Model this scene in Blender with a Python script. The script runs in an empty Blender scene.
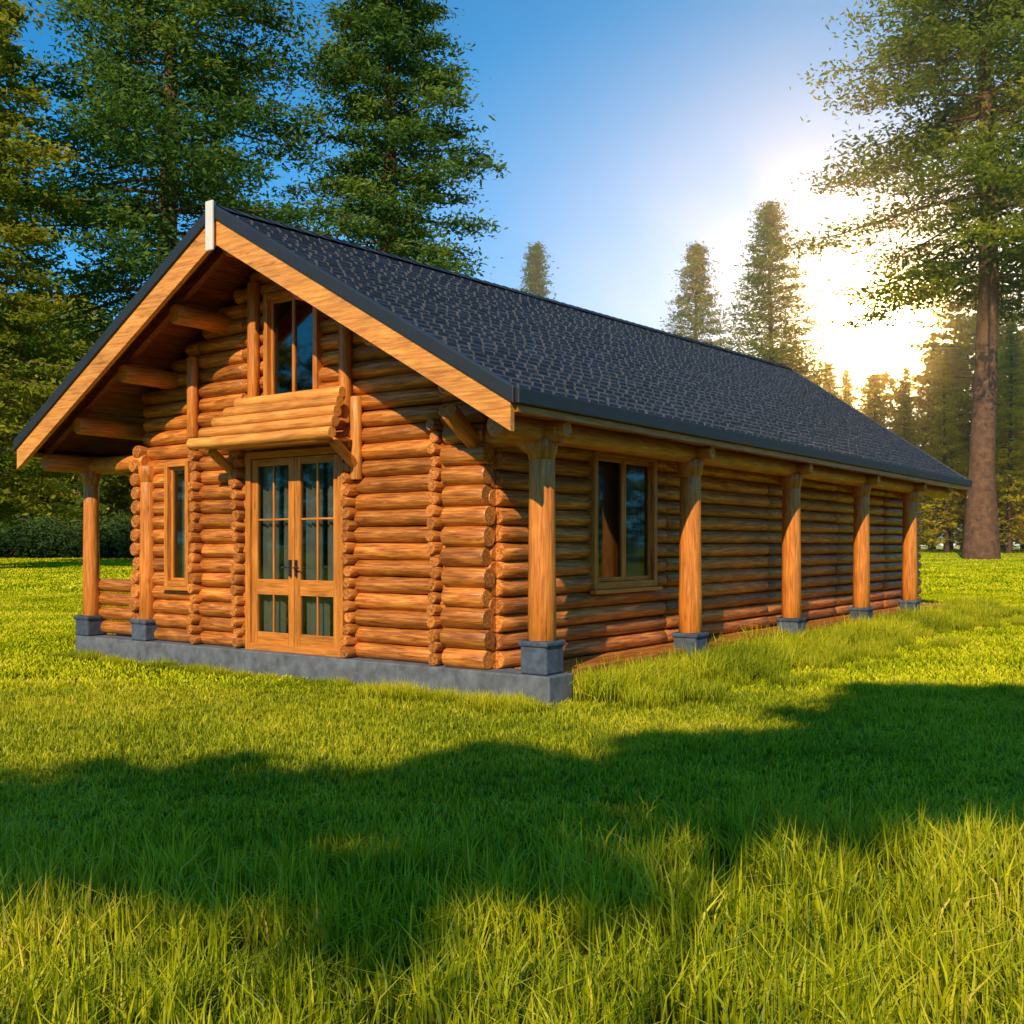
import bpy, math, random
import numpy as np
from mathutils import Vector, Matrix
R=random.Random(7)
scene=bpy.context.scene
scene.view_settings.view_transform='Standard'
scene.view_settings.look='None'
scene.view_settings.exposure=0
COL=scene.collection

# ------------------------------------------------------------------ helpers
class MB:
    def __init__(s): s.v=[];s.f=[];s.g=[];s.r=[];s.m=[]
    def add(s,vs,fs,gs,rnd,mat=0):
        b=len(s.v); s.v+= [tuple(v) for v in vs]; s.g+=[tuple(g) for g in gs]; s.r+=[rnd]*len(vs)
        for f in fs: s.f.append(tuple(b+i for i in f)); s.m.append(mat)
    def box(s,c,size,axis=0,rot=None,rnd=None,mat=0):
        if rnd is None: rnd=R.random()
        hx,hy,hz=size[0]/2,size[1]/2,size[2]/2
        vs=[];gs=[]
        for x in(-hx,hx):
            for y in(-hy,hy):
                for z in(-hz,hz):
                    p=Vector((x,y,z)); l=[x,y,z]
                    a=l.pop(axis); gs.append((a+rnd*37,l[0]+rnd*11,l[1]))
                    if rot is not None: p=rot@p
                    vs.append(p+Vector(c))
        fs=[(0,1,3,2),(4,6,7,5),(0,4,5,1),(2,3,7,6),(0,2,6,4),(1,5,7,3)]
        s.add(vs,fs,gs,rnd,mat)
    def bx(s,x0,x1,y0,y1,z0,z1,axis=0,rnd=None,mat=0):
        s.box(((x0+x1)/2,(y0+y1)/2,(z0+z1)/2),(abs(x1-x0),abs(y1-y0),abs(z1-z0)),axis,None,rnd,mat)
    def cyl(s,p0,p1,r0,r1=None,seg=14,rnd=None,jit=0.03,sq=1.0,mat=0,step=0.55,bev=0.018,up=None):
        if r1 is None:r1=r0
        if rnd is None: rnd=R.random()
        p0=Vector(p0);p1=Vector(p1);d=p1-p0;L=d.length;d.normalize()
        u=Vector((0,0,1)) if abs(d.z)<0.9 else Vector((0,1,0))
        a=d.cross(u).normalized(); b=a.cross(d).normalized()   # b ~ up
        n=max(2,int(L/step)+1)
        ts=[0,min(bev,L*.2)]+[bev+(L-2*bev)*i/n for i in range(1,n)]+[L-min(bev,L*.2),L]
        rs=[]
        for i,t in enumerate(ts):
            r=r0+(r1-r0)*t/L
            r*=1+R.uniform(-jit,jit)
            if i in(0,len(ts)-1): r*=0.86
            rs.append(r)
        vs=[];gs=[];fs=[]
        ox=R.uniform(-1,1)*jit*.15; oz=R.uniform(-1,1)*jit*.15
        for i,(t,r) in enumerate(zip(ts,rs)):
            for k in range(seg):
                th=2*math.pi*k/seg
                q=a*math.cos(th)*r*sq+b*math.sin(th)*r
                w=math.sin(t*1.3+rnd*20)
                vs.append(p0+d*t+q+a*ox*w+b*oz*w)
                gs.append((t+rnd*37,math.cos(th)*r+rnd*11,math.sin(th)*r))
        for i in range(len(ts)-1):
            for k in range(seg):
                k2=(k+1)%seg
                fs.append((i*seg+k,i*seg+k2,(i+1)*seg+k2,(i+1)*seg+k))
        s.add(vs,fs,gs,rnd,mat)
        for e,(i0,fl) in enumerate(((0,True),((len(ts)-1)*seg,False))):
            cv=[vs[i0+k] for k in range(seg)]; cg=[(rnd*37,g[1],g[2]) for g in gs[i0:i0+seg]]
            f=tuple(range(seg)); f=f[::-1] if fl is False else f
            s.add(cv,[f],cg,rnd,mat)
    def obj(s,name,mats,parent=None,smooth=False,bevel=0):
        me=bpy.data.meshes.new(name); me.from_pydata(s.v,[],s.f)
        at=me.attributes.new('gc','FLOAT_VECTOR','POINT'); at.data.foreach_set('vector',np.array(s.g,dtype=np.float32).ravel())
        at=me.attributes.new('rnd','FLOAT','POINT'); at.data.foreach_set('value',np.array(s.r,dtype=np.float32))
        if not isinstance(mats,(list,tuple)): mats=[mats]
        for m in mats: me.materials.append(m)
        me.polygons.foreach_set('material_index',s.m)
        if smooth: me.polygons.foreach_set('use_smooth',[True]*len(s.f))
        me.update()
        o=bpy.data.objects.new(name,me); COL.objects.link(o)
        if parent: o.parent=parent
        if bevel:
            b=o.modifiers.new('bevel','BEVEL'); b.width=bevel; b.segments=2; b.limit_method='ANGLE'
        return o

def npmesh(name,V,F,rnd,mat,hh=None,matidx=None,mats=None,smooth=False):
    me=bpy.data.meshes.new(name)
    V=np.asarray(V,dtype=np.float32);
    me.vertices.add(len(V)); me.vertices.foreach_set('co',V.ravel())
    sizes=np.concatenate([np.full(len(f),f.shape[1]) for f in F]) ; flat=np.concatenate([f.ravel() for f in F])
    me.loops.add(len(flat)); me.loops.foreach_set('vertex_index',flat.astype(np.int32))
    me.polygons.add(len(sizes)); st=np.concatenate([[0],np.cumsum(sizes)[:-1]])
    me.polygons.foreach_set('loop_start',st.astype(np.int32)); 
    at=me.attributes.new('rnd','FLOAT','POINT'); at.data.foreach_set('value',np.asarray(rnd,dtype=np.float32))
    if hh is not None:
        at=me.attributes.new('hh','FLOAT','POINT'); at.data.foreach_set('value',np.asarray(hh,dtype=np.float32))
    for m in (mats or [mat]): me.materials.append(m)
    if matidx is not None: me.polygons.foreach_set('material_index',np.asarray(matidx,dtype=np.int32))
    me.update(calc_edges=True); me.validate()
    return me
def mkobj(name,me,parent=None,loc=(0,0,0),rz=0,sc=1):
    o=bpy.data.objects.new(name,me); COL.objects.link(o)
    o.location=loc; o.rotation_euler=(0,0,rz); o.scale=(sc,sc,sc) if not isinstance(sc,tuple) else sc
    if parent:o.parent=parent
    return o

# ------------------------------------------------------------------ materials
def newmat(name):
    m=bpy.data.materials.new(name); m.use_nodes=True; nt=m.node_tree; nt.nodes.clear()
    out=nt.nodes.new('ShaderNodeOutputMaterial'); return m,nt,out
def N(nt,t,**k):
    n=nt.nodes.new(t)
    for a,b in k.items(): setattr(n,a,b)
    return n
def ramp(nt,stops):
    n=nt.nodes.new('ShaderNodeValToRGB'); e=n.color_ramp.elements
    while len(e)<len(stops): e.new(0.5)
    for i,(p,c) in enumerate(stops): e[i].position=p; e[i].color=(*c,1)
    return n
def wood(name,dark,mid,light,rough=0.42,varr=0.35):
    m,nt,out=newmat(name); L=nt.links.new
    at=N(nt,'ShaderNodeAttribute',attribute_name='gc'); ar=N(nt,'ShaderNodeAttribute',attribute_name='rnd')
    mp=N(nt,'ShaderNodeMapping'); mp.inputs['Scale'].default_value=(1.6,22,22); L(at.outputs['Vector'],mp.inputs['Vector'])
    n1=N(nt,'ShaderNodeTexNoise'); n1.inputs['Scale'].default_value=1.6; n1.inputs['Detail'].default_value=6; n1.inputs['Roughness'].default_value=.62; n1.inputs['Distortion'].default_value=.6
    L(mp.outputs[0],n1.inputs['Vector'])
    rp=ramp(nt,[(0.28,dark),(0.5,mid),(0.72,light)]); L(n1.outputs['Fac'],rp.inputs[0])
    mp2=N(nt,'ShaderNodeMapping'); mp2.inputs['Scale'].default_value=(1.2,3,3); L(at.outputs['Vector'],mp2.inputs['Vector'])
    n2=N(nt,'ShaderNodeTexNoise'); n2.inputs['Scale'].default_value=1.5; n2.inputs['Detail'].default_value=3; L(mp2.outputs[0],n2.inputs['Vector'])
    mp3=N(nt,'ShaderNodeMapping'); mp3.inputs['Scale'].default_value=(1.3,5,5); L(at.outputs['Vector'],mp3.inputs['Vector'])
    vo=N(nt,'ShaderNodeTexVoronoi'); vo.inputs['Scale'].default_value=1.6; L(mp3.outputs[0],vo.inputs['Vector'])
    kr=ramp(nt,[(0.0,(.25,.2,.2)),(0.14,(1,1,1))]); L(vo.outputs['Distance'],kr.inputs[0])
    ml=N(nt,'ShaderNodeMath',operation='MULTIPLY_ADD'); L(ar.outputs['Fac'],ml.inputs[0]); ml.inputs[1].default_value=varr; ml.inputs[2].default_value=1-varr*.55
    ml2=N(nt,'ShaderNodeMath',operation='MULTIPLY_ADD'); L(n2.outputs['Fac'],ml2.inputs[0]); ml2.inputs[1].default_value=.9; ml2.inputs[2].default_value=.55
    mm=N(nt,'ShaderNodeMath',operation='MULTIPLY'); L(ml.outputs[0],mm.inputs[0]); L(ml2.outputs[0],mm.inputs[1])
    x1=N(nt,'ShaderNodeVectorMath',operation='SCALE'); L(rp.outputs[0],x1.inputs[0]); L(mm.outputs[0],x1.inputs['Scale'])
    x2=N(nt,'ShaderNodeMix',data_type='RGBA',blend_type='MULTIPLY'); x2.inputs[0].default_value=.8; L(x1.outputs[0],x2.inputs[6]); L(kr.outputs[0],x2.inputs[7])
    b=N(nt,'ShaderNodeBsdfPrincipled'); L(x2.outputs[2],b.inputs['Base Color'])
    b.inputs['Roughness'].default_value=rough; b.inputs['Specular IOR Level'].default_value=.45
    bp=N(nt,'ShaderNodeBump'); bp.inputs['Strength'].default_value=.55; bp.inputs['Distance'].default_value=.012; L(n1.outputs['Fac'],bp.inputs['Height']); L(bp.outputs[0],b.inputs['Normal'])
    L(b.outputs[0],out.inputs[0]); return m
M_log=wood('wood_log',(.12,.030,.005),(.49,.155,.026),(.84,.37,.08),rough=.42,varr=.55)
M_board=wood('wood_board',(.30,.082,.011),(.60,.195,.030),(.78,.32,.066),varr=.2)
M_canopy=wood('wood_canopy',(.38,.125,.022),(.68,.27,.054),(.86,.41,.10),varr=.3)
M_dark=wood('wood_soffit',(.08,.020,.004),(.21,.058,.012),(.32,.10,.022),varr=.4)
M_door=wood('wood_door',(.30,.09,.014),(.57,.20,.033),(.72,.30,.062),rough=.3,varr=.15)
def simple(name,col,rough=.6,metal=0,ns=8,amt=.3,bump=.3,coord='Object',dist=.01,ra=None):
    m,nt,out=newmat(name);L=nt.links.new
    tc=N(nt,'ShaderNodeTexCoord'); n=N(nt,'ShaderNodeTexNoise'); n.inputs['Scale'].default_value=ns; n.inputs['Detail'].default_value=7; n.inputs['Roughness'].default_value=.65; L(tc.outputs[coord],n.inputs['Vector'])
    rp=ramp(nt,[(.3,tuple(c*(1-amt) for c in col)),(.7,tuple(c*(1+amt) for c in col))]); L(n.outputs['Fac'],rp.inputs[0])
    ar=N(nt,'ShaderNodeAttribute',attribute_name='rnd'); ra=ra or amt*1.2
    ml=N(nt,'ShaderNodeMath',operation='MULTIPLY_ADD'); L(ar.outputs['Fac'],ml.inputs[0]); ml.inputs[1].default_value=ra; ml.inputs[2].default_value=1-ra*.5
    x1=N(nt,'ShaderNodeVectorMath',operation='SCALE'); L(rp.outputs[0],x1.inputs[0]); L(ml.outputs[0],x1.inputs['Scale'])
    b=N(nt,'ShaderNodeBsdfPrincipled'); L(x1.outputs[0],b.inputs['Base Color']); b.inputs['Roughness'].default_value=rough; b.inputs['Metallic'].default_value=metal
    bp=N(nt,'ShaderNodeBump'); bp.inputs['Strength'].default_value=bump; bp.inputs['Distance'].default_value=dist; L(n.outputs['Fac'],bp.inputs['Height']); L(bp.outputs[0],b.inputs['Normal'])
    L(b.outputs[0],out.inputs[0]); return m
M_shingle=simple('asphalt_shingle',(.028,.032,.046),rough=.55,ns=60,amt=.4,bump=.5,ra=.7)
M_trim=simple('dark_metal_trim',(.020,.024,.033),rough=.5,ns=5,amt=.15,bump=.05)
M_conc=simple('concrete',(.12,.135,.16),rough=.85,ns=6,amt=.45,bump=.6)
M_stone=simple('post_stone',(.06,.08,.12),rough=.8,ns=9,amt=.45,bump=.8)
M_white=simple('pale_wood_paint',(.75,.73,.68),rough=.5,ns=5,amt=.08,bump=.1)
M_curt=simple('curtain_cloth',(.42,.41,.36),rough=.9,ns=5,amt=.1,bump=.1)
M_in=simple('interior_dark',(.05,.035,.025),rough=.9)
M_bark=simple('bark',(.17,.078,.034),rough=.9,ns=3,amt=.5,bump=.8,dist=.05)
def glass():
    m,nt,out=newmat('window_glass');L=nt.links.new
    g=N(nt,'ShaderNodeBsdfGlossy'); g.inputs['Roughness'].default_value=.03; g.inputs['Color'].default_value=(.55,.58,.6,1)
    t=N(nt,'ShaderNodeBsdfTransparent'); t.inputs['Color'].default_value=(.76,.80,.80,1)
    fr=N(nt,'ShaderNodeFresnel'); fr.inputs['IOR'].default_value=1.4
    ma=N(nt,'ShaderNodeMath',operation='MULTIPLY_ADD'); L(fr.outputs[0],ma.inputs[0]); ma.inputs[1].default_value=.6; ma.inputs[2].default_value=.015
    mx=N(nt,'ShaderNodeMixShader'); L(ma.outputs[0],mx.inputs[0]); L(t.outputs[0],mx.inputs[1]); L(g.outputs[0],mx.inputs[2]); L(mx.outputs[0],out.inputs[0]); return m
M_glass=glass()
def leafmat(name,c0,c1,c2,trans=.35,rough=.6):
    m,nt,out=newmat(name);L=nt.links.new
    ar=N(nt,'ShaderNodeAttribute',attribute_name='rnd')
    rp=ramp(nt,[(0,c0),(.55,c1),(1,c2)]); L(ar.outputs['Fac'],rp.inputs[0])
    b=N(nt,'ShaderNodeBsdfDiffuse'); L(rp.outputs[0],b.inputs['Color'])
    tr=N(nt,'ShaderNodeBsdfTranslucent'); sc=N(nt,'ShaderNodeVectorMath',operation='MULTIPLY'); L(rp.outputs[0],sc.inputs[0]); sc.inputs[1].default_value=(1.5,1.4,.6); L(sc.outputs[0],tr.inputs['Color'])
    mx=N(nt,'ShaderNodeMixShader'); mx.inputs[0].default_value=trans; L(b.outputs[0],mx.inputs[1]); L(tr.outputs[0],mx.inputs[2]); L(mx.outputs[0],out.inputs[0]); return m
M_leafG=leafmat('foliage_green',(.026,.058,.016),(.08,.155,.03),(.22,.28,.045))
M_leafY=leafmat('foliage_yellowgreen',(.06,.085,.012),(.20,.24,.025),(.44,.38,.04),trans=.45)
M_leafGlow=leafmat('foliage_glow_tint',(.18,.14,.012),(.50,.40,.03),(.80,.60,.05),trans=.55)  # golden leaf colour paints the sun's warm glow into the right-hand trees
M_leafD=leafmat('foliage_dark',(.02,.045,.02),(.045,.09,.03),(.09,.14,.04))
def grassmat(name,trans):
    m,nt,out=newmat(name);L=nt.links.new
    ar=N(nt,'ShaderNodeAttribute',attribute_name='rnd'); ah=N(nt,'ShaderNodeAttribute',attribute_name='hh')
    geo=N(nt,'ShaderNodeNewGeometry')
    n=N(nt,'ShaderNodeTexNoise'); n.inputs['Scale'].default_value=.6; n.inputs['Detail'].default_value=3; L(geo.outputs['Position'],n.inputs['Vector'])
    a=N(nt,'ShaderNodeMath',operation='MULTIPLY_ADD'); L(n.outputs['Fac'],a.inputs[0]); a.inputs[1].default_value=1.5; a.inputs[2].default_value=-.75
    a2=N(nt,'ShaderNodeMath',operation='ADD'); L(a.outputs[0],a2.inputs[0]); L(ar.outputs['Fac'],a2.inputs[1])
    rp=ramp(nt,[(0,(.12,.19,.004)),(.45,(.41,.45,.007)),(.85,(.72,.67,.02)),(1,(.78,.60,.08))]); L(a2.outputs[0],rp.inputs[0])
    rh=ramp(nt,[(0,(.22,.26,.2)),(.6,(1,1,1))]); L(ah.outputs['Fac'],rh.inputs[0])  # darker blade bases: natural tone with shading painted in
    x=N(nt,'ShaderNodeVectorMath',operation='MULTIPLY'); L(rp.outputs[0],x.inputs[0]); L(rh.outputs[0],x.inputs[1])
    if trans==0:
        b=N(nt,'ShaderNodeBsdfDiffuse'); L(x.outputs[0],b.inputs['Color']); L(b.outputs[0],out.inputs[0]); return m
    b=N(nt,'ShaderNodeBsdfPrincipled'); b.inputs['Roughness'].default_value=.5; b.inputs['Specular IOR Level'].default_value=.3; L(x.outputs[0],b.inputs['Base Color'])
    tr=N(nt,'ShaderNodeBsdfTranslucent'); sc=N(nt,'ShaderNodeVectorMath',operation='MULTIPLY'); L(x.outputs[0],sc.inputs[0]); sc.inputs[1].default_value=(1.2,1.2,.7); L(sc.outputs[0],tr.inputs['Color'])
    mx=N(nt,'ShaderNodeMixShader'); mx.inputs[0].default_value=trans; L(b.outputs[0],mx.inputs[1]); L(tr.outputs[0],mx.inputs[2]); L(mx.outputs[0],out.inputs[0]); return m
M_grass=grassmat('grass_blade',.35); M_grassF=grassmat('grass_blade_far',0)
def groundmat():
    m,nt,out=newmat('grass_ground');L=nt.links.new
    geo=N(nt,'ShaderNodeNewGeometry')
    n=N(nt,'ShaderNodeTexNoise'); n.inputs['Scale'].default_value=.35; n.inputs['Detail'].default_value=9; n.inputs['Roughness'].default_value=.7; L(geo.outputs['Position'],n.inputs['Vector'])
    rp=ramp(nt,[(.3,(.09,.13,.006)),(.5,(.21,.26,.010)),(.7,(.35,.36,.018))]); L(n.outputs['Fac'],rp.inputs[0])
    n2=N(nt,'ShaderNodeTexNoise'); n2.inputs['Scale'].default_value=18; n2.inputs['Detail'].default_value=6; L(geo.outputs['Position'],n2.inputs['Vector'])
    b=N(nt,'ShaderNodeBsdfPrincipled'); b.inputs['Roughness'].default_value=.95; b.inputs['Specular IOR Level'].default_value=.1; L(rp.outputs[0],b.inputs['Base Color'])
    bp=N(nt,'ShaderNodeBump'); bp.inputs['Strength'].default_value=.9; bp.inputs['Distance'].default_value=.08; L(n2.outputs['Fac'],bp.inputs['Height']); L(bp.outputs[0],b.inputs['Normal'])
    L(b.outputs[0],out.inputs[0]); return m
M_ground=groundmat()

# ------------------------------------------------------------------ terrain
def tz(x,y):
    x=np.asarray(x,dtype=float);y=np.asarray(y,dtype=float)
    z=0.02*np.clip(y-25,0,58)
    z=z+0.16*np.exp(-((x-1.9)**2/1.6+(y-4.7)**2/.6))
    z=z+0.03*np.sin(x*.5+1)*np.cos(y*.4)*np.clip((12-y)/6,0,1)
    return z
def axis_pts(lo,hi,n,dense):
    t=np.linspace(-1,1,n); s=np.sinh(t*4.5)/np.sinh(4.5)
    return np.where(s<0,-s*lo,s*hi)+dense
xs=axis_pts(-700,700,181,0); ys=axis_pts(-500,900,181,6)
X,Y=np.meshgrid(xs,ys,indexing='xy'); Z=tz(X,Y)
V=np.stack([X,Y,Z],-1).reshape(-1,3); n=len(xs)
i,j=np.meshgrid(np.arange(n-1),np.arange(len(ys)-1),indexing='xy'); a=(j*n+i).ravel()
F=np.stack([a,a+1,a+n+1,a+n],-1)
me=npmesh('ground',V,[F],np.zeros(len(V)),M_ground); me.polygons.foreach_set('use_smooth',[True]*len(F)); mkobj('ground',me)

# ------------------------------------------------------------------ cabin
cabin=bpy.data.objects.new('log_cabin',None); COL.objects.link(cabin)
cabin.location=(0.33,10.5,0); cabin.rotation_euler=(0,0,-math.atan2(1063,1462))
XC=-4.0; HW=4.2; EZ=3.02; Y0=-.8; Y1=16.35
def rz(y): return 5.45+0.5*(y-Y0)/(Y1-Y0)
def roofz(x,y): return EZ+(1-abs(x-XC)/HW)*(rz(y)-EZ)
F0=.30   # floor
FY=.25; WX0=-6.8; WX1=-.8; BY=15.8
SP=.19; LR=.0965
walls=MB()
def row_ranges(a,b,z,ops):
    segs=[(a,b)]
    for (o0,o1,z0,z1) in ops:
        if z0<z<z1:
            ns=[]
            for s0,s1 in segs:
                if o1<=s0 or o0>=s1: ns.append((s0,s1)); continue
                if o0>s0: ns.append((s0,o0))
                if o1<s1: ns.append((o1,s1))
            segs=ns
    return segs
LW0,LW1=-6.20,-5.79
front_ops=[(-4.56,-2.92,.2,2.72),(LW0,LW1,1.1,2.66),(-4.22,-3.38,3.30,4.65)]
COLS=(-5.60,-4.74,-2.80,-1.5)
rows=int((5.6-F0)/SP)
for k in range(rows):
    z=F0+LR*.9+k*SP
    for yy,ops in((FY,front_ops),(BY,[])):
        m=(roofz(XC,yy)-.2-z)/((rz(yy)-EZ)/HW)
        if m<=.1: continue
        a=max(WX0,XC-m); b=min(WX1,XC+m)
        for s0,s1 in row_ranges(a,b,z,ops):
            if s1-s0>.05:
                cuts=[s0]
                if yy==FY:
                    for c in COLS:
                        if s0+.15<c<s1-.15: cuts.append(c)
                cuts.append(s1)
                for c0,c1 in zip(cuts[:-1],cuts[1:]):
                    walls.cyl((c0,yy+R.uniform(-.018,.018),z),(c1,yy+R.uniform(-.018,.018),z),LR*R.uniform(.95,1.04),seg=16,step=.35,jit=.035,sq=1.12)
    for xx,ops in((WX1,[(2.05,3.5,1.12,2.7)]),(WX0,[])):
        if z>roofz(xx,5)-.22: continue
        for s0,s1 in row_ranges(FY-.0,BY+.2,z,ops):
            cuts=[s0]
            for c in(3.9,7.3,10.5,13.3):
                if s0+.3<c<s1-.3: cuts.append(c)
            cuts.append(s1)
            for c0,c1 in zip(cuts[:-1],cuts[1:]):
                walls.cyl((xx+R.uniform(-.015,.015),c0,z),(xx+R.uniform(-.015,.015),c1,z),LR*R.uniform(.95,1.04),seg=16,step=.35,jit=.035,sq=1.12)
def endcol(x,z0,z1,proj=.13,r=.07):
    z=z0+r
    while z<z1-r*.5:
        walls.cyl((x+R.uniform(-.02,.02),FY,z),(x+R.uniform(-.02,.02),FY-LR-proj*R.uniform(.6,1.1),z),r*R.uniform(.88,1.06),seg=12,jit=.02); z+=r*1.9
for x,z1 in zip(COLS[::-1],(2.95,3.0,3.0,3.0)): endcol(x,F0,z1)
z=F0+.1
while z<3.0:
    walls.cyl((-1.36+R.uniform(-.02,.02),FY-.13,z),(-.80+R.uniform(-.03,.03),FY-.13,z),.113*R.uniform(.95,1.04),seg=16); z+=.215
z=F0+.1
while z<3.0:
    walls.cyl((WX0,FY-.24*R.uniform(.8,1.1),z),(WX0,FY+.2,z),.095,seg=14); z+=.19
for k in range(4):
    walls.cyl((-8.03,.30,F0+.12+k*.2),(-6.8,.30,F0+.12+k*.2),.095,seg=14)
walls.obj('wall_logs',M_log,cabin,smooth=True)
ch=MB()
ch.bx(WX0+.01,LW0-.04,FY+.03,FY+.07,F0,3.3); ch.bx(LW1+.04,-4.6,FY+.03,FY+.07,F0,3.3);ch.bx(LW0-.04,LW1+.04,FY+.03,FY+.07,F0,1.05)
ch.bx(-4.6,-4.27,FY+.03,FY+.07,2.78,4.6); ch.bx(-3.33,-2.9,FY+.03,FY+.07,2.78,4.6); ch.bx(-2.9,WX1-.01,FY+.03,FY+.07,F0,3.35)
ch.bx(-5.8,-4.6,FY+.03,FY+.07,3.3,4.1); ch.bx(-2.9,-2.2,FY+.03,FY+.07,3.35,4.1)
ch.bx(WX1-.06,WX1-.02,FY+.08,1.98,F0,3.3); ch.bx(WX1-.06,WX1-.02,3.57,BY-.1,F0,3.3); ch.bx(WX1-.06,WX1-.02,1.98,3.57,F0,1.06)
ch.obj('wall_chinking',M_in,cabin)
can=MB()
for k,(z,y,a,b) in enumerate([(2.84,-.42,-5.0,-2.54),(2.975,-.31,-4.91,-2.60),(3.105,-.20,-4.81,-2.68),(3.23,-.10,-4.71,-2.74),(3.35,.0,-4.63,-2.80)]):
    can.cyl((a,y,z),(b,y,z),.070,seg=16,jit=.03,rnd=.3+.7*R.random(),step=.35)
can.bx(-4.9,-2.72,-.28,.12,2.78,2.81,0)
for x in(-4.84,-2.70):
    can.cyl((x,.2,2.45),(x,-.24,2.76),.06,seg=10)
    can.cyl((x,.12,2.35),(x,.12,3.3),.07,seg=12)
can.obj('door_canopy',M_canopy,cabin,smooth=True)
st=MB()
bases=MB()
def post(x,y,z0,top,r=.145,gz=0):
    st.cyl((x,y,z0+.3),(x,y,top),r*1.02,r*.9,seg=18,jit=.015,rnd=.75+.2*R.random())
    st.cyl((x,y,top-.22),(x,y,top+.02),r*.9,r*1.25,seg=18,jit=.01,rnd=.7)
    bases.box((x,y,(gz+z0+.34)/2),(.32,.32,z0+.34-gz),2,rot=Matrix.Rotation(R.uniform(-.03,.03),3,'Z'))
    bases.box((x,y,z0+.31),(.36,.36,.06),2)
PX=-.17; QX=-8.03
for y in(.19,3.5,6.9,10.2,13.2): 
    post(PX,y,F0 if y<1 else .16,2.66,gz=F0+.003 if y<1 else -.1)
for x in(QX,-6.68): post(x,.16,F0-.05,2.66,r=.115,gz=F0+.003)
for y in(4.,8.,12.,15.6): post(QX,y,.22,2.66,gz=-.1)
st.cyl((PX,-.60,2.75),(PX,15.9,2.75),.12,seg=16); st.cyl((QX,-.55,2.75),(QX,15.9,2.75),.12,seg=16)
st.cyl((QX-.15,.16,2.73),(WX0+.1,.16,2.73),.115,seg=14)
st.cyl((-1.1,.19,2.73),(.07,.19,2.73),.115,seg=14)
for y in(.19,3.5,6.9,10.2,13.2):
    st.cyl((PX,y,2.50),(-.75,y,2.88),.075,.085,seg=10)
    st.cyl((PX-.02,y,2.75),(.14,y,2.75),.09,seg=12)
for dx in(-3.2,-2.17,-1.1,1.1,2.17,3.2):
    x=XC+dx; z=roofz(x,0)-.40
    st.cyl((x,-.58,z),(x,1.2,z),.12,seg=16,rnd=.6)
    st.cyl((x,BY-1,roofz(x,BY)-.4),(x,BY+.5,roofz(x,BY)-.4),.12,seg=14)
st.cyl((XC,-.65,roofz(XC,0)-.38),(XC,1.2,roofz(XC,0)-.38),.14,seg=16)
for x,z0,z1 in((-4.44,3.40,4.85),(-2.86,3.0,4.35),(-5.64,3.0,4.05)):
    st.cyl((x,.10,z0),(x,.10,z1),.075,seg=14)
st.cyl((-.95,.15,2.62),(-.95,-.34,2.96),.09,.10,seg=12)
st.obj('posts_and_beams',M_board,cabin,smooth=True)
dk=MB()
for a,b in((.46,3.3),(3.7,6.7),(7.1,10.0),(10.4,13.0),(13.4,16.1)):
    dk.bx(-.30,-.12,a,b,.12,.31,1)
for k in range(3):
    dk.bx(-.70+k*.133,-.573+k*.133,.43,16.1,F0-.018,F0+.002,1)
dk.obj('base_beams',M_log,cabin,bevel=.010)
fo=MB()
fo.bx(-8.16,.06,-.02,.42,-.3,F0,0,rnd=.5)
fo.bx(-8.1,-.32,.422,BY+.1,-.3,F0-.02,0,rnd=.4)
fo.obj('foundation_slab',M_conc,cabin,bevel=.015)
bases.obj('post_bases',M_stone,cabin,bevel=.02)
# roof ------------------------------------------------------
deck=MB()
def prism(mb,pts0,pts1,axis,rnd,mat=0):
    n=len(pts0); vs=list(pts0)+list(pts1)
    fs=[tuple(range(n))[::-1],tuple(range(n,2*n))]+[(i,(i+1)%n,n+(i+1)%n,n+i) for i in range(n)]
    gs=[]
    for v in vs:
        l=list(v); a=l.pop(axis); gs.append((a+rnd*37,l[0]+rnd*11,l[1]))
    mb.add(vs,fs,gs,rnd,mat)
for side in(-1,1):
    nT=30
    for k in range(nT):
        t0=k/nT; t1=(k+1)/nT-.003
        def P(t,y,o): 
            x=XC+side*t*HW; return (x,y,roofz(x,y)+o)
        rnd=R.random()
        pts0=[P(t0,Y0+.03,-.03),P(t1,Y0+.03,-.03),P(t1,Y0+.03,-.09),P(t0,Y0+.03,-.09)]
        pts1=[P(t0,Y1-.03,-.03),P(t1,Y1-.03,-.03),P(t1,Y1-.03,-.09),P(t0,Y1-.03,-.09)]
        if side<0: pts0=pts0[::-1];pts1=pts1[::-1]
        prism(deck,pts0,pts1,1,rnd)
    y=-.45
    while y<Y1-.2:
        pts=[]
        for yy in(y-.045,y+.045):
            xa=XC+side*HW*.05; xb=XC+side*(HW-.06)
            pts.append([(xa,yy,roofz(xa,yy)-.09),(xb,yy,roofz(xb,yy)-.09),(xb,yy,roofz(xb,yy)-.20),(xa,yy,roofz(xa,yy)-.23)])
        prism(deck,pts[0],pts[1],0,R.random()); y+=.82 if y>0 else 1.6
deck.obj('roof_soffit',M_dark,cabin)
sh=MB()
NC=30
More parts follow.
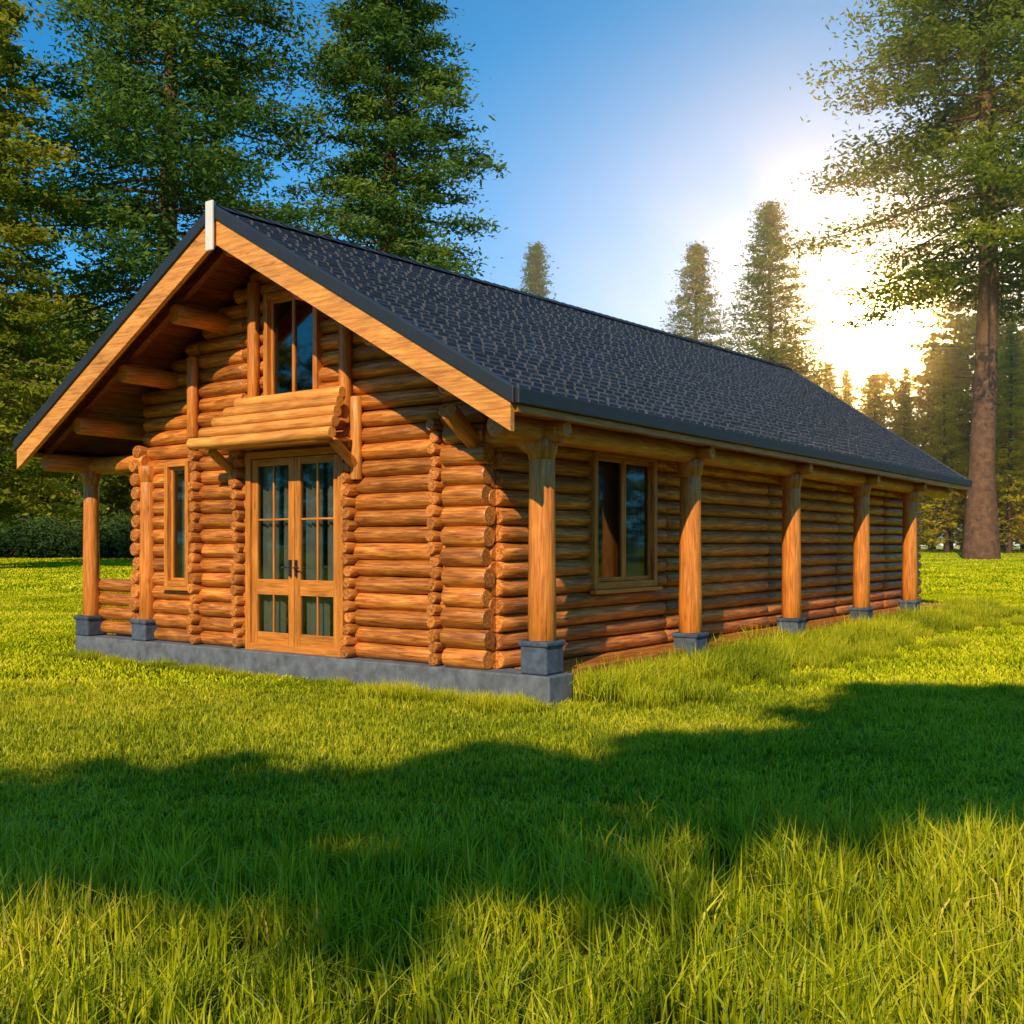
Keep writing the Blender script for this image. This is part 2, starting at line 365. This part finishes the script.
for side in(-1,1):
    for c in range(NC):
        t0=c/NC; t1=(c+1)/NC+.012
        y=Y0-.03-R.uniform(0,.3)
        while y<Y1+.03:
            w=R.choice([.19,.21,.23]); ya=max(y,Y0-.03); yb=min(y+w-.014,Y1+.03); y+=w
            if yb-ya<.03: continue
            o=R.uniform(.022,.036)
            def Q(t,yy,off):
                x=XC+side*t*HW; return (x,yy,roofz(x,yy)+off)
            dt=R.uniform(-.002,.003); cc=.014; tm=t1+dt-.010
            vs=[Q(t0,ya,-.012),Q(t0,yb,-.012),Q(tm,yb,o*.8),Q(t1+dt,yb-cc,o),Q(t1+dt,ya+cc,o),Q(tm,ya,o*.8),
                Q(tm,yb,-.03),Q(t1+dt,yb-cc,-.03),Q(t1+dt,ya+cc,-.03),Q(tm,ya,-.03),Q(t0,ya,-.03),Q(t0,yb,-.03)]
            fs=[(0,1,2,3,4,5),(4,3,7,8),(3,2,6,7),(5,4,8,9),(0,5,9,10),(1,11,6,2)]
            if side>0: fs=[f[::-1] for f in fs]
            sh.add(vs,fs,[v for v in vs],R.random())
y=Y0-.02
while y<Y1:
    for side in(-1,1):
        vs=[(XC,y,rz(y)+.055),(XC,y+.3,rz(y+.3)+.04),(XC+side*.17,y+.3,roofz(XC+side*.17,y+.3)+.045),(XC+side*.17,y,roofz(XC+side*.17,y)+.06)]
        sh.add(vs,[(0,1,2,3)],vs,R.random())
    y+=.24
sh.obj('roof_shingles',M_shingle,cabin)
bb=MB(); tr=MB(); un=MB()
for side in(-1,1):
    vs=[];
    for yy in(Y0,Y1):
        for t in(0,1): 
            x=XC+side*t*HW; vs.append((x,yy,roofz(x,yy)-.026))
    un.add(vs,[(0,1,3,2) if side<0 else (0,2,3,1)],vs,.3)
un.obj('roof_underlay',M_trim,cabin)
for (yf,th) in((Y0,-.06),(Y1,.06)):
    for side in(-1,1):
        def P2(t,y,o):
            x=XC+side*t*HW; return (x,y,roofz(x,yf)+o)
        o0,o1=-.10,-.40
        p0=[P2(0,yf,o0),P2(1.0,yf,o0),P2(1.0,yf,o1+.02),P2(0,yf,o1)]
        p1=[(a,b+th,c) for a,b,c in p0]
        prism(bb,p0,p1,0,.7)
        p0=[P2(0,yf,.045),P2(1.012,yf,.045),P2(1.012,yf,-.105),P2(0,yf,-.105)]
        p1=[(a,b+th*1.5,c) for a,b,c in p0]
        prism(tr,p0,p1,0,R.random())
bb.obj('barge_boards',M_canopy,cabin)
for x,s in((XC+HW,1),(XC-HW,-1)):
    tr.bx(x-.02,x+.09*s,Y0-.05,Y1+.05,EZ-.13,EZ+.012,1)
tr.obj('eave_fascia',M_trim,cabin,bevel=.008)
eb=MB()
for x,s in((XC+HW,1),(XC-HW,-1)):
    eb.bx(x-.04*s,x+.04*s,Y0,Y1,EZ-.20,EZ-.135,1)
eb.obj('eave_board',M_door,cabin)
fn=MB()
fn.bx(XC-.065,XC+.065,Y0-.13,Y0-.095,rz(Y0)-.50,rz(Y0)+.07,2)
fn.obj('ridge_finial',M_white,cabin,bevel=.012)
# doors and windows ---------------------------------------------------------
fr=MB(); gl=MB(); cu=MB()
def frame_f(x0,x1,z0,z1,y,w=.07,d=.12):
    fr.bx(x0,x0+w,y,y+d,z0,z1,2); fr.bx(x1-w,x1,y,y+d,z0,z1,2)
    fr.bx(x0+w,x1-w,y+.003,y+d,z1-w,z1,0); fr.bx(x0+w,x1-w,y+.003,y+d,z0,z0+w,0)
def curtain_f(x0,x1,z0,z1,y,amp=.025,per=.11):
    n=int((x1-x0)/.012)+2; vs=[];fs=[]
    for i in range(n):
        x=x0+(x1-x0)*i/(n-1); yy=y+amp*math.sin(x/per*6.28+math.sin(x*9))
        vs+= [(x,yy,z0),(x,yy,z1)]
        if i: b=2*(i-1); fs.append((b,b+2,b+3,b+1))
    cu.add(vs,fs,vs,.5)
dx0,dx1=-4.56,-2.92; dz0,dz1=F0+.0,2.72; yf=FY-.16
frame_f(dx0-.03,dx1+.03,dz0,dz1+.03,yf,w=.085,d=.25)
mid=(dx0+dx1)/2
for a,b in((dx0+.058,mid-.004),(mid+.004,dx1-.058)):
    z0,z1=dz0+.08,dz1-.06
    y=yf+.035
    s=.10
    fr.bx(a,a+s,y,y+.05,z0,z1,2); fr.bx(b-s,b,y,y+.05,z0,z1,2)
    for r0,r1 in((z1-.09,z1),(1.08-.09,1.08+.10),(z0,z0+.15)): fr.bx(a+s,b-s,y+.002,y+.05,r0,r1,0)
    m=(a+b)/2
    fr.bx(m-.012,m+.012,y+.01,y+.04,1.15,z1-.08,2)
    fr.bx(m-.012,m+.012,y+.01,y+.04,z0+.1,1.0,2)
    fr.bx(a+s,b-s,y+.012,y+.038,1.9,1.924,0)
    gl.bx(a+s-.01,b-s+.01,y+.022,y+.028,z0+.05,z1-.05)
    curtain_f(a+s*.5,m-.01,1.1,z1,y+.13); curtain_f(m+.05,b-s*.4,1.1,z1,y+.12)
    curtain_f(a+s*.5,m+.06,z0,1.05,y+.14,amp=.02)
hd=MB()
for s in(-1,1): hd.bx(mid+s*.05-.012,mid+s*.05+.012,yf+.0,yf+.034,1.22,1.42,2); hd.cyl((mid+s*.05,yf-.03,1.33),(mid+s*.15,yf-.03,1.33),.011,seg=8)
hd.obj('door_handles',M_trim,cabin)
def window_f(x0,x1,z0,z1,cols=2,y=FY-.15):
    frame_f(x0-.05,x1+.05,z0-.05,z1+.05,y,w=.07,d=.22)
    fr.bx(x0-.08,x1+.08,y-.04,y+.03,z0-.1,z0-.052,0)
    frame_f(x0+.022,x1-.022,z0+.022,z1-.022,y+.06,w=.04,d=.05)
    if cols==2: fr.bx((x0+x1)/2-.022,(x0+x1)/2+.022,y+.062,y+.108,z0+.06,z1-.06,2)
    gl.bx(x0,x1,y+.082,y+.088,z0,z1)
window_f(LW0,LW1,1.1,2.66,cols=1); curtain_f(LW0,LW0+.17,1.1,2.66,FY+.1)
window_f(-4.22,-3.38,3.38,4.63)
def window_s(y0,y1,z0,z1,x):
    for a,b in((y0-.05,y0+.035),(y1-.035,y1+.05)): fr.bx(x-.22,x,a,b,z0-.05,z1+.05,2)
    for a,b in((z0-.05,z0+.035),(z1-.035,z1+.05)): fr.bx(x-.22,x-.003,y0+.035,y1-.035,a,b,1)
    fr.bx(x-.03,x+.05,y0-.1,y1+.1,z0-.1,z0-.052,1)
    m=(y0+y1)/2
    for a,b in((y0+.037,m-.002),(m+.002,y1-.037)):
        fr.bx(x-.1,x-.05,a,a+.05,z0+.037,z1-.037,2); fr.bx(x-.1,x-.05,b-.05,b,z0+.037,z1-.037,2)
        fr.bx(x-.1,x-.052,a+.05,b-.05,z0+.037,z0+.09,1); fr.bx(x-.1,x-.052,a+.05,b-.05,z1-.09,z1-.037,1)
    gl.bx(x-.078,x-.072,y0,y1,z0,z1)
    n=60; vs=[];fs=[]
    for i in range(n):
        yy=m+.25+(y1-m-.25)*i/(n-1); xx=x-.24+.03*math.sin(yy*55)
        vs+=[(xx,yy,z0),(xx,yy,z1)]
        if i: b=2*(i-1); fs.append((b,b+2,b+3,b+1))
    cu.add(vs,fs,vs,.5)
window_s(2.05,3.5,1.12,2.7,WX1+.14)
fr.obj('door_and_window_frames',M_door,cabin,bevel=.006)
gl.obj('window_panes',M_glass,cabin)
cu.obj('curtains',M_curt,cabin,smooth=True)
it=MB()
it.bx(WX0+.1,WX1-.1,.45,BY-.1,F0+.001,F0+.02); it.bx(WX0+.1,WX1-.1,4.5,4.6,F0+.02,3.3); it.bx(WX0+.1,WX1-.1,.45,BY-.1,3.12,3.16)
it.obj('interior_floor_and_partition',M_in,cabin)

# ------------------------------------------------------------------ vegetation
def unit(v): return v/np.maximum(np.linalg.norm(v,axis=-1,keepdims=True),1e-6)
def leaves(centers,rnd,size,rng,flat=.5,wr=.45):
    n=len(centers)
    a=rng.normal(size=(n,3)); a[:,2]*=flat; a=unit(a)
    b=unit(np.cross(a,rng.normal(size=(n,3))))
    L=(size*rng.uniform(.6,1.3,n))[:,None]
    V=np.stack([centers-a*L*.5,centers+b*L*wr*.5+a*L*.05,centers+a*L*.5,centers-b*L*wr*.5+a*L*.05],1).reshape(-1,3)
    F=np.arange(n*4).reshape(n,4)
    return V,F,np.repeat(rnd,4)
def tube(P,r,seg):
    P=np.asarray(P);n=len(P); d=unit(np.gradient(P,axis=0)); up=np.array([0,0,1.]) if abs(d[0,2])<.8 else np.array([1.,0,0])
    a=unit(np.cross(d,up)); b=np.cross(d,a); th=np.linspace(0,2*np.pi,seg,endpoint=False)
    V=(P[:,None]+np.asarray(r)[:,None,None]*(a[:,None]*np.cos(th)[None,:,None]+b[:,None]*np.sin(th)[None,:,None])).reshape(-1,3)
    F=[]
    for i in range(n-1):
        for k in range(seg): F.append((i*seg+k,i*seg+(k+1)%seg,(i+1)*seg+(k+1)%seg,(i+1)*seg+k))
    return V,np.array(F)
def conifer(name,H,Rr,start,seed,nb,sprays,per,ls,leafm,power=.8,trunk=.025,droop=.25,spread=1.0,shape='cone',whorl=1,wr=.45,thick=.42,rr0=.6,inner=.18,br0=.15):
    rng=np.random.default_rng(seed)
    Vs=[];Fs=[];Rn=[];Mi=[];off=0
    def put(V,F,r,m):
        nonlocal off
        Vs.append(V);Fs.append(F+off);Rn.append(r);Mi.append(np.full(len(F),m));off+=len(V)
    zz=np.linspace(0,H*.98,9); P=np.stack([np.sin(zz*.2+seed)*H*.006,np.cos(zz*.17+seed)*H*.006,zz],-1)
    r=H*trunk*(1-zz/H)**.8+.02; r[0]*=1.35
    V,F=tube(P,r,10); put(V,F,np.full(len(V),.5),0)
    cs=[];cr=[]
    for i in range(nb):
        lev=(i//whorl)*whorl
        f=(lev+ (rng.uniform(0,1) if whorl==1 else whorl*.5+rng.uniform(-.12,.12)*whorl))/nb; f=min(f,.999)**.92
        h=start+(1-start)*f
        if shape=='cone': prof=(1-f)**power
        else: prof=np.sin(np.pi*min(1,(.18+.82*f)))**.55 if f>.0 else .5
        if f<.12: prof*= .55+f*3.5
        Lb=Rr*prof*rng.uniform(rr0,1.12)+.03*Rr
        ang=i*2.399+rng.uniform(-.5,.5); d=np.array([math.cos(ang),math.sin(ang),0])
        t=np.linspace(0,1,5)[:,None]
        base=np.array([np.interp(h*H,zz,P[:,0]),np.interp(h*H,zz,P[:,1]),h*H])
        rise=(.45*f-.1)*Lb
        pts=base+d*Lb*t+np.array([0,0,1])*(rise*t-droop*Lb*t**2+droop*.5*Lb*t**4)
        V,F=tube(pts,np.linspace(H*trunk*.2*(1-.6*f),.015,5),4); put(V,F,np.full(len(V),.5),0)
        ns=max(3,int(sprays*(.35+.65*Lb/Rr)))
        ts=rng.uniform(inner,1.02,ns)**.8
        side=np.array([-d[1],d[0],0])
        pc=np.stack([np.interp(ts,t[:,0],pts[:,k]) for k in range(3)],-1)
        wd=Lb*.30*(1.15-ts)+.08*Lb
        pc=pc+side*(rng.uniform(-1,1,ns)*wd)[:,None]+np.array([0,0,1])*(-np.abs(rng.normal(0,.035,ns))*Lb)[:,None]
        br=rng.uniform(0,1)*.4
        for c,tt in zip(pc,ts):
            sg=Rr*.085*spread*rng.uniform(.5,1.3)*(.5+.5*min(1,Lb/Rr*1.6))
            q=rng.normal(size=(per,3))*np.array([sg,sg,sg*thick])
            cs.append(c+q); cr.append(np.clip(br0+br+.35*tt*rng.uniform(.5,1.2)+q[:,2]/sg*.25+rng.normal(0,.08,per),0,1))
    C=np.concatenate(cs);C2=np.concatenate(cr)
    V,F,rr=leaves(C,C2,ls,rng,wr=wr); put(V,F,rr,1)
    return npmesh(name,np.concatenate(Vs),Fs,np.concatenate(Rn),None,matidx=np.concatenate(Mi),mats=[M_bark,leafm])
def place(px,Yd): return (px-512)/1063*Yd
def T(name,me,px,Yd,rzv=0,sc=1,parent=None):
    x=place(px,Yd); return mkobj(name,me,parent,(x,Yd,float(tz(x,Yd))-.1),rzv,sc)
big=dict(whorl=5,thick=.30,wr=.36,rr0=.5,inner=.2)
mA=conifer('pine_tree',38,9.6,.30,3,140,28,32,.36,M_leafG,power=.5,trunk=.020,droop=.34,**big)
mB=conifer('pine_tree',36,7.3,.22,11,150,24,32,.34,M_leafG,power=.5,trunk=.018,droop=.26,**big)
mR=conifer('pine_tree',44,10.8,.36,5,130,32,32,.38,M_leafY,power=.5,trunk=.018,droop=.32,**big)
mL=conifer('pine_tree',30,6.0,.10,8,150,22,28,.34,M_leafY,power=.6,trunk=.018,**big)
T('pine_tree',mA,168,55,.6); T('pine_tree',mB,388,58,1.0)
T('pine_tree',mR,985,62,.3); T('pine_tree',mL,-25,48,2.)
sp=dict(power=1.0,trunk=.012,droop=.18,thick=.35,wr=.35,rr0=.75)
mS=conifer('spruce_tree',25,6.6,.05,21,210,13,20,.30,M_leafG,**sp)
mS2=conifer('spruce_tree',25,7.4,.05,22,210,13,20,.30,M_leafY,**sp)
T('spruce_tree',mS,535,86,0,.99); T('spruce_tree',mS2,697,84,1,.97); T('spruce_tree',mS2,772,80,2.2,(1.15,1.15,1.05))
dm=bpy.data.objects.new('distant_trees',None); COL.objects.link(dm)
k1=conifer('distant_conifer',20,4.6,.06,31,110,9,16,.42,M_leafG,power=.95,trunk=.012,droop=.15,wr=.35,br0=.3)
k2=conifer('distant_broadleaf',17,5.2,.12,32,90,10,18,.45,M_leafY,trunk=.015,shape='round',br0=.3)
k3=conifer('distant_conifer_glow_tint',20,4.6,.06,33,110,9,16,.42,M_leafGlow,power=.95,trunk=.012,droop=.15,wr=.35,br0=.4)
k4=conifer('distant_broadleaf_glow_tint',17,5.2,.12,34,90,10,18,.45,M_leafGlow,trunk=.015,shape='round',br0=.4)
for row,Yd in enumerate((88,98)):
    px=-420
    while px<1500:
        px+=R.uniform(30,50)
        if px<150: hgt=R.uniform(17,24); ms=[k2,k1,k2]
        elif px<780: hgt=R.uniform(9,13); ms=[k1,k2]
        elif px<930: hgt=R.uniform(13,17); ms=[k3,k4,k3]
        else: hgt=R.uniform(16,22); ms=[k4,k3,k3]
        me=R.choice(ms); s=hgt/(20 if me in(k1,k3) else 17)
        T(me.name.split('.')[0],me,px,Yd+R.uniform(-3,3),R.uniform(0,6),s*1.0,dm)
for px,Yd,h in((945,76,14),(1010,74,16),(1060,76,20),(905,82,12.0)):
    T('glow_tint_tree',k3,px,Yd,R.uniform(0,6),h/20,dm)  # nearer trees, sun glow carried by the leaf colour
az=50
while az<312:
    rr_=R.uniform(70,84); a=math.radians(az); me=R.choice([k1,k2,k1])
    mkobj('forest_edge_tree',me,dm,(rr_*math.sin(a),rr_*math.cos(a),-.1),R.uniform(0,6),R.uniform(.9,1.25)); az+=R.uniform(3.2,5)
def bush(name,seed,mat):
    rng=np.random.default_rng(seed); n=70
    c=rng.normal(size=(n,3))*np.array([1.7,1.2,.65])+np.array([0,0,1.1]); c=c[c[:,2]>.05]
    q=(c[:,None]+rng.normal(size=(len(c),70,3))*.33).reshape(-1,3); q[:,2]=np.abs(q[:,2])
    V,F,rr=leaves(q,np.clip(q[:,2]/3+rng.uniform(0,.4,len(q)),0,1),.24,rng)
    off=len(V);Vs=[V];Fs=[F];Rr=[rr];Mi=[np.ones(len(F))]
    for k in range(6):
        e=rng.normal(size=3)*np.array([1,.8,0])+np.array([0,0,1.6]); Vt,Ft=tube(np.array([[0,0,0],e*.5,e]),[.07,.05,.02],5)
        Vs.append(Vt);Fs.append(Ft+off);off+=len(Vt);Rr.append(np.full(len(Vt),.5));Mi.append(np.zeros(len(Ft)))
    return npmesh(name,np.concatenate(Vs),Fs,np.concatenate(Rr),None,matidx=np.concatenate(Mi),mats=[M_bark,mat])
b1=bush('bush',1,M_leafD)
hedge=bpy.data.objects.new('bushes',None); COL.objects.link(hedge)
for i in range(16):
    px=-200+i*26; T('bush_clump',b1,px,66+R.uniform(-2,2),R.uniform(0,6),R.uniform(.8,1.2),hedge)
# unseen trees, placed and shaped to shade the foreground from behind the viewpoint (all at y < -1)
sd=np.array([-.32,-.95]); sd/=np.linalg.norm(sd); EL=34; k=1/math.tan(math.radians(EL))
mSh=conifer('unseen_shade_tree',9.2,1.5,.80,41,40,14,26,.2,M_leafG,trunk=.002,shape='round')  # trunks kept thin so their shadows do not streak the grass
for (sx,sy,s) in((-4.8,6.0,1),(-2.5,6.1,.95),(-.3,6.6,1.0),(1.8,7.5,1.0),(3.7,8.5,1.1),(5.4,9.4,1.15),(4.3,10.3,1.0),(-7.0,6.6,1.1)):
    hc=8.3*s; x=sx+sd[0]*hc*k; y=sy+sd[1]*hc*k
    assert y<-1
    mkobj('unseen_shade_tree',mSh,None,(x,y,0),R.uniform(0,6),s)

# grass ------------------------------------------------------------------
def patch(name,size,n,h0,h1,w,seed,lean=.5,clump=0,mat=None):
    rng=np.random.default_rng(seed)
    if clump:
        cc=rng.uniform(-size/2,size/2,(clump,2)); p=cc[rng.integers(0,clump,n)]+rng.normal(0,.035,(n,2))
    else: p=rng.uniform(-size/2,size/2,(n,2))
    h=rng.uniform(h0,h1,n)*rng.uniform(.7,1.1,n); ang=rng.uniform(0,2*np.pi,n); la=rng.uniform(0,2*np.pi,n); ln=np.abs(rng.normal(0,lean,n))
    wx=np.stack([np.cos(ang),np.sin(ang),0*ang],-1)*(w*rng.uniform(.6,1.3,n))[:,None]*.5
    ld=np.stack([np.cos(la),np.sin(la),0*la],-1)*(ln*h)[:,None]
    b=np.stack([p[:,0],p[:,1],0*h-.01],-1); up=np.array([0,0,1.])
    m=b+ld*.28+up*(h*.55)[:,None]; t=b+ld+up*(h*(1-.25*np.minimum(ln,1)))[:,None]
    V=np.stack([b-wx,b+wx,m+wx*.8,m-wx*.8,t],1).reshape(-1,3); i=np.arange(n)[:,None]*5
    Q=i+np.array([[0,1,2,3]]);Tt=i+np.array([[3,2,4]])
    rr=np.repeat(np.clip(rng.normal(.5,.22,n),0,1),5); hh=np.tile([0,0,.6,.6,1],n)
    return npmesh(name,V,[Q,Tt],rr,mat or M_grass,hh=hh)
gr=bpy.data.objects.new('grass',None); COL.objects.link(gr)
tall=[patch('grass_tall',1.0,1500,.13,.32,.0105,s,.5,95) for s in(1,2,3)]
tallb=[patch('grass_medium',1.0,2000,.07,.15,.010,s,.5,160) for s in(7,8)]
short=[patch('grass_short',1.0,2200,.045,.10,.011,s,.6,260) for s in(4,5)]
mids=[patch('grass_mid',3.0,7000,.05,.10,.022,s,.6,0,M_grassF) for s in(10,11)]
fars=[patch('grass_far',8.0,8000,.07,.13,.06,s,.6,0,M_grassF) for s in(13,14)]
cinv=(Matrix.Translation(cabin.location)@Matrix.Rotation(cabin.rotation_euler[2],4,'Z')).inverted()
def inst(me,x,y,sc=1,szz=1,m=0):
    l=cinv@Vector((x,y,0))
    if -8.1+m<l.x<.0-m and m<l.y<BY-m: return
    o=mkobj('patch',me,gr,(x,y,float(tz(x,y))),0,(sc,sc,szz))
    o.rotation_mode='ZYX'; o.rotation_euler=(math.atan(.02) if 25<y<83 else 0,0,R.choice([0,1,2,3])*math.pi/2)
y=2.5
while y<12:
    hw=.56*y+1.2; x=-hw
    while x<hw:
        bd=5.05+.25*math.sin(x*1.7)+.12*x
        if y<bd: inst(R.choice(tall),x,y,1.02)
        elif y<bd+.6: inst(R.choice(tallb),x,y,1.02)
        else: inst(R.choice(short),x,y,1.02,R.uniform(.85,1.2),.8)
        x+=.9 if y<6 else 1.0
    y+=.7 if y<6.5 else 1.0
y=13.
while y<33:
    hw=.56*y+3; x=-hw
    while x<hw: inst(R.choice(mids),x,y,1.02,1,2.3); x+=3
    y+=3
y=36.
while y<86:
    hw=.56*y+8; x=-hw
    while x<hw: inst(R.choice(fars),x,y,1.02); x+=8
    y+=8
def loc2w(lx,ly):
    v=cinv.inverted()@Vector((lx,ly,0)) ; return v.x,v.y
tuft=[patch('grass_tuft',.6,600,.20,.42,.013,s,.45) for s in(20,21)]
def tf(lx,ly,s): 
    x,y=loc2w(lx,ly); mkobj('tuft',R.choice(tuft),gr,(x,y,0),R.uniform(0,6),(s,s,s*R.uniform(.7,1.1)))
ly=.6
while ly<18:
    tf(.08+R.uniform(-.1,.12),ly,R.uniform(.95,1.3)); tf(.4+R.uniform(-.15,.2),ly+.1,R.uniform(.8,1.15)); 
    if R.random()<.75: tf(.85+R.uniform(-.25,.25),ly,R.uniform(.5,.85))
    if R.random()<.3: tf(1.5+R.uniform(-.3,.3),ly,R.uniform(.4,.6))
    ly+=.32
lx=-8.2
while lx<.2:
    tf(lx,-.25+R.uniform(-.1,.05),R.uniform(.3,.5)); lx+=.4
for i in range(9): tf(-1.1+R.uniform(-.7,1.3),-.40+R.uniform(-.2,.1),R.uniform(.5,.75))

# ------------------------------------------------------------------ haze volume added to spread warm glow over the trees near the sun
hz=MB(); base=[(-75,118),(20,44),(230,44),(230,140),(-75,121)]
prism(hz,[(x,y,-2) for x,y in base],[(x,y,30) for x,y in base],0,.5)
hm,nt,out=newmat('glow_haze'); vs_=N(nt,'ShaderNodeVolumeScatter'); vs_.inputs['Density'].default_value=.008; vs_.inputs['Anisotropy'].default_value=.80; vs_.inputs['Color'].default_value=(1,.78,.52,1)
nt.links.new(vs_.outputs[0],out.inputs['Volume'])
hz.obj('haze',hm)

# ------------------------------------------------------------------ light & sky
el=math.radians(EL); S=Vector((sd[0]*math.cos(el),sd[1]*math.cos(el),math.sin(el)))
sun=bpy.data.lights.new('sun','SUN'); sun.energy=5.0; sun.angle=math.radians(.6); sun.color=(1,.80,.52)
so=bpy.data.objects.new('sun',sun); COL.objects.link(so); so.rotation_euler=S.to_track_quat('Z','Y').to_euler(); so.location=S*60
w=bpy.data.worlds.new('World'); scene.world=w; w.use_nodes=True; nt=w.node_tree; nt.nodes.clear(); L=nt.links.new
wo=N(nt,'ShaderNodeOutputWorld'); bg=N(nt,'ShaderNodeBackground'); sky=N(nt,'ShaderNodeTexSky',sky_type='NISHITA')
sky.sun_disc=False; sky.sun_elevation=el; sky.sun_rotation=math.atan2(sd[0],sd[1]); sky.air_density=1.1; sky.dust_density=.2; sky.ozone_density=2.0
bg.inputs['Strength'].default_value=.11
tc=N(nt,'ShaderNodeTexCoord'); nv=N(nt,'ShaderNodeVectorMath',operation='NORMALIZE'); L(tc.outputs['Generated'],nv.inputs[0])
gd=Vector((.352,1,.192)).normalized()
dt=N(nt,'ShaderNodeVectorMath',operation='DOT_PRODUCT'); L(nv.outputs[0],dt.inputs[0]); dt.inputs[1].default_value=gd
mx0=N(nt,'ShaderNodeMath',operation='MAXIMUM'); L(dt.outputs['Value'],mx0.inputs[0]); mx0.inputs[1].default_value=0
acc=None
bg2=N(nt,'ShaderNodeBackground'); bg2.inputs['Strength'].default_value=1
for p,c in((2600,(420,215,50)),(260,(8.0,4.2,.8)),(50,(1.1,.72,.22)),(11,(.13,.16,.11))):
    pw=N(nt,'ShaderNodeMath',operation='POWER'); L(mx0.outputs[0],pw.inputs[0]); pw.inputs[1].default_value=p
    sc=N(nt,'ShaderNodeVectorMath',operation='SCALE'); sc.inputs[0].default_value=c; L(pw.outputs[0],sc.inputs['Scale'])
    if acc is None: acc=sc
    else:
        ad=N(nt,'ShaderNodeVectorMath',operation='ADD'); L(acc.outputs[0],ad.inputs[0]); L(sc.outputs[0],ad.inputs[1]); acc=ad
L(acc.outputs[0],bg2.inputs['Color'])
hs=N(nt,'ShaderNodeVectorMath',operation='MULTIPLY'); hs.inputs[1].default_value=(.20,1.05,1.50); L(sky.outputs[0],hs.inputs[0]); L(hs.outputs[0],bg.inputs['Color'])
ash=N(nt,'ShaderNodeAddShader'); L(bg.outputs[0],ash.inputs[0]); L(bg2.outputs[0],ash.inputs[1]); L(ash.outputs[0],wo.inputs[0])

# ------------------------------------------------------------------ camera
cam=bpy.data.cameras.new('camera'); co=bpy.data.objects.new('camera',cam); COL.objects.link(co)
co.location=(0,0,1.6); co.rotation_euler=(math.pi/2,0,0); cam.sensor_width=36; cam.lens=37.4; cam.shift_y=33/1024
cam.clip_start=.05; cam.clip_end=3000
scene.camera=co
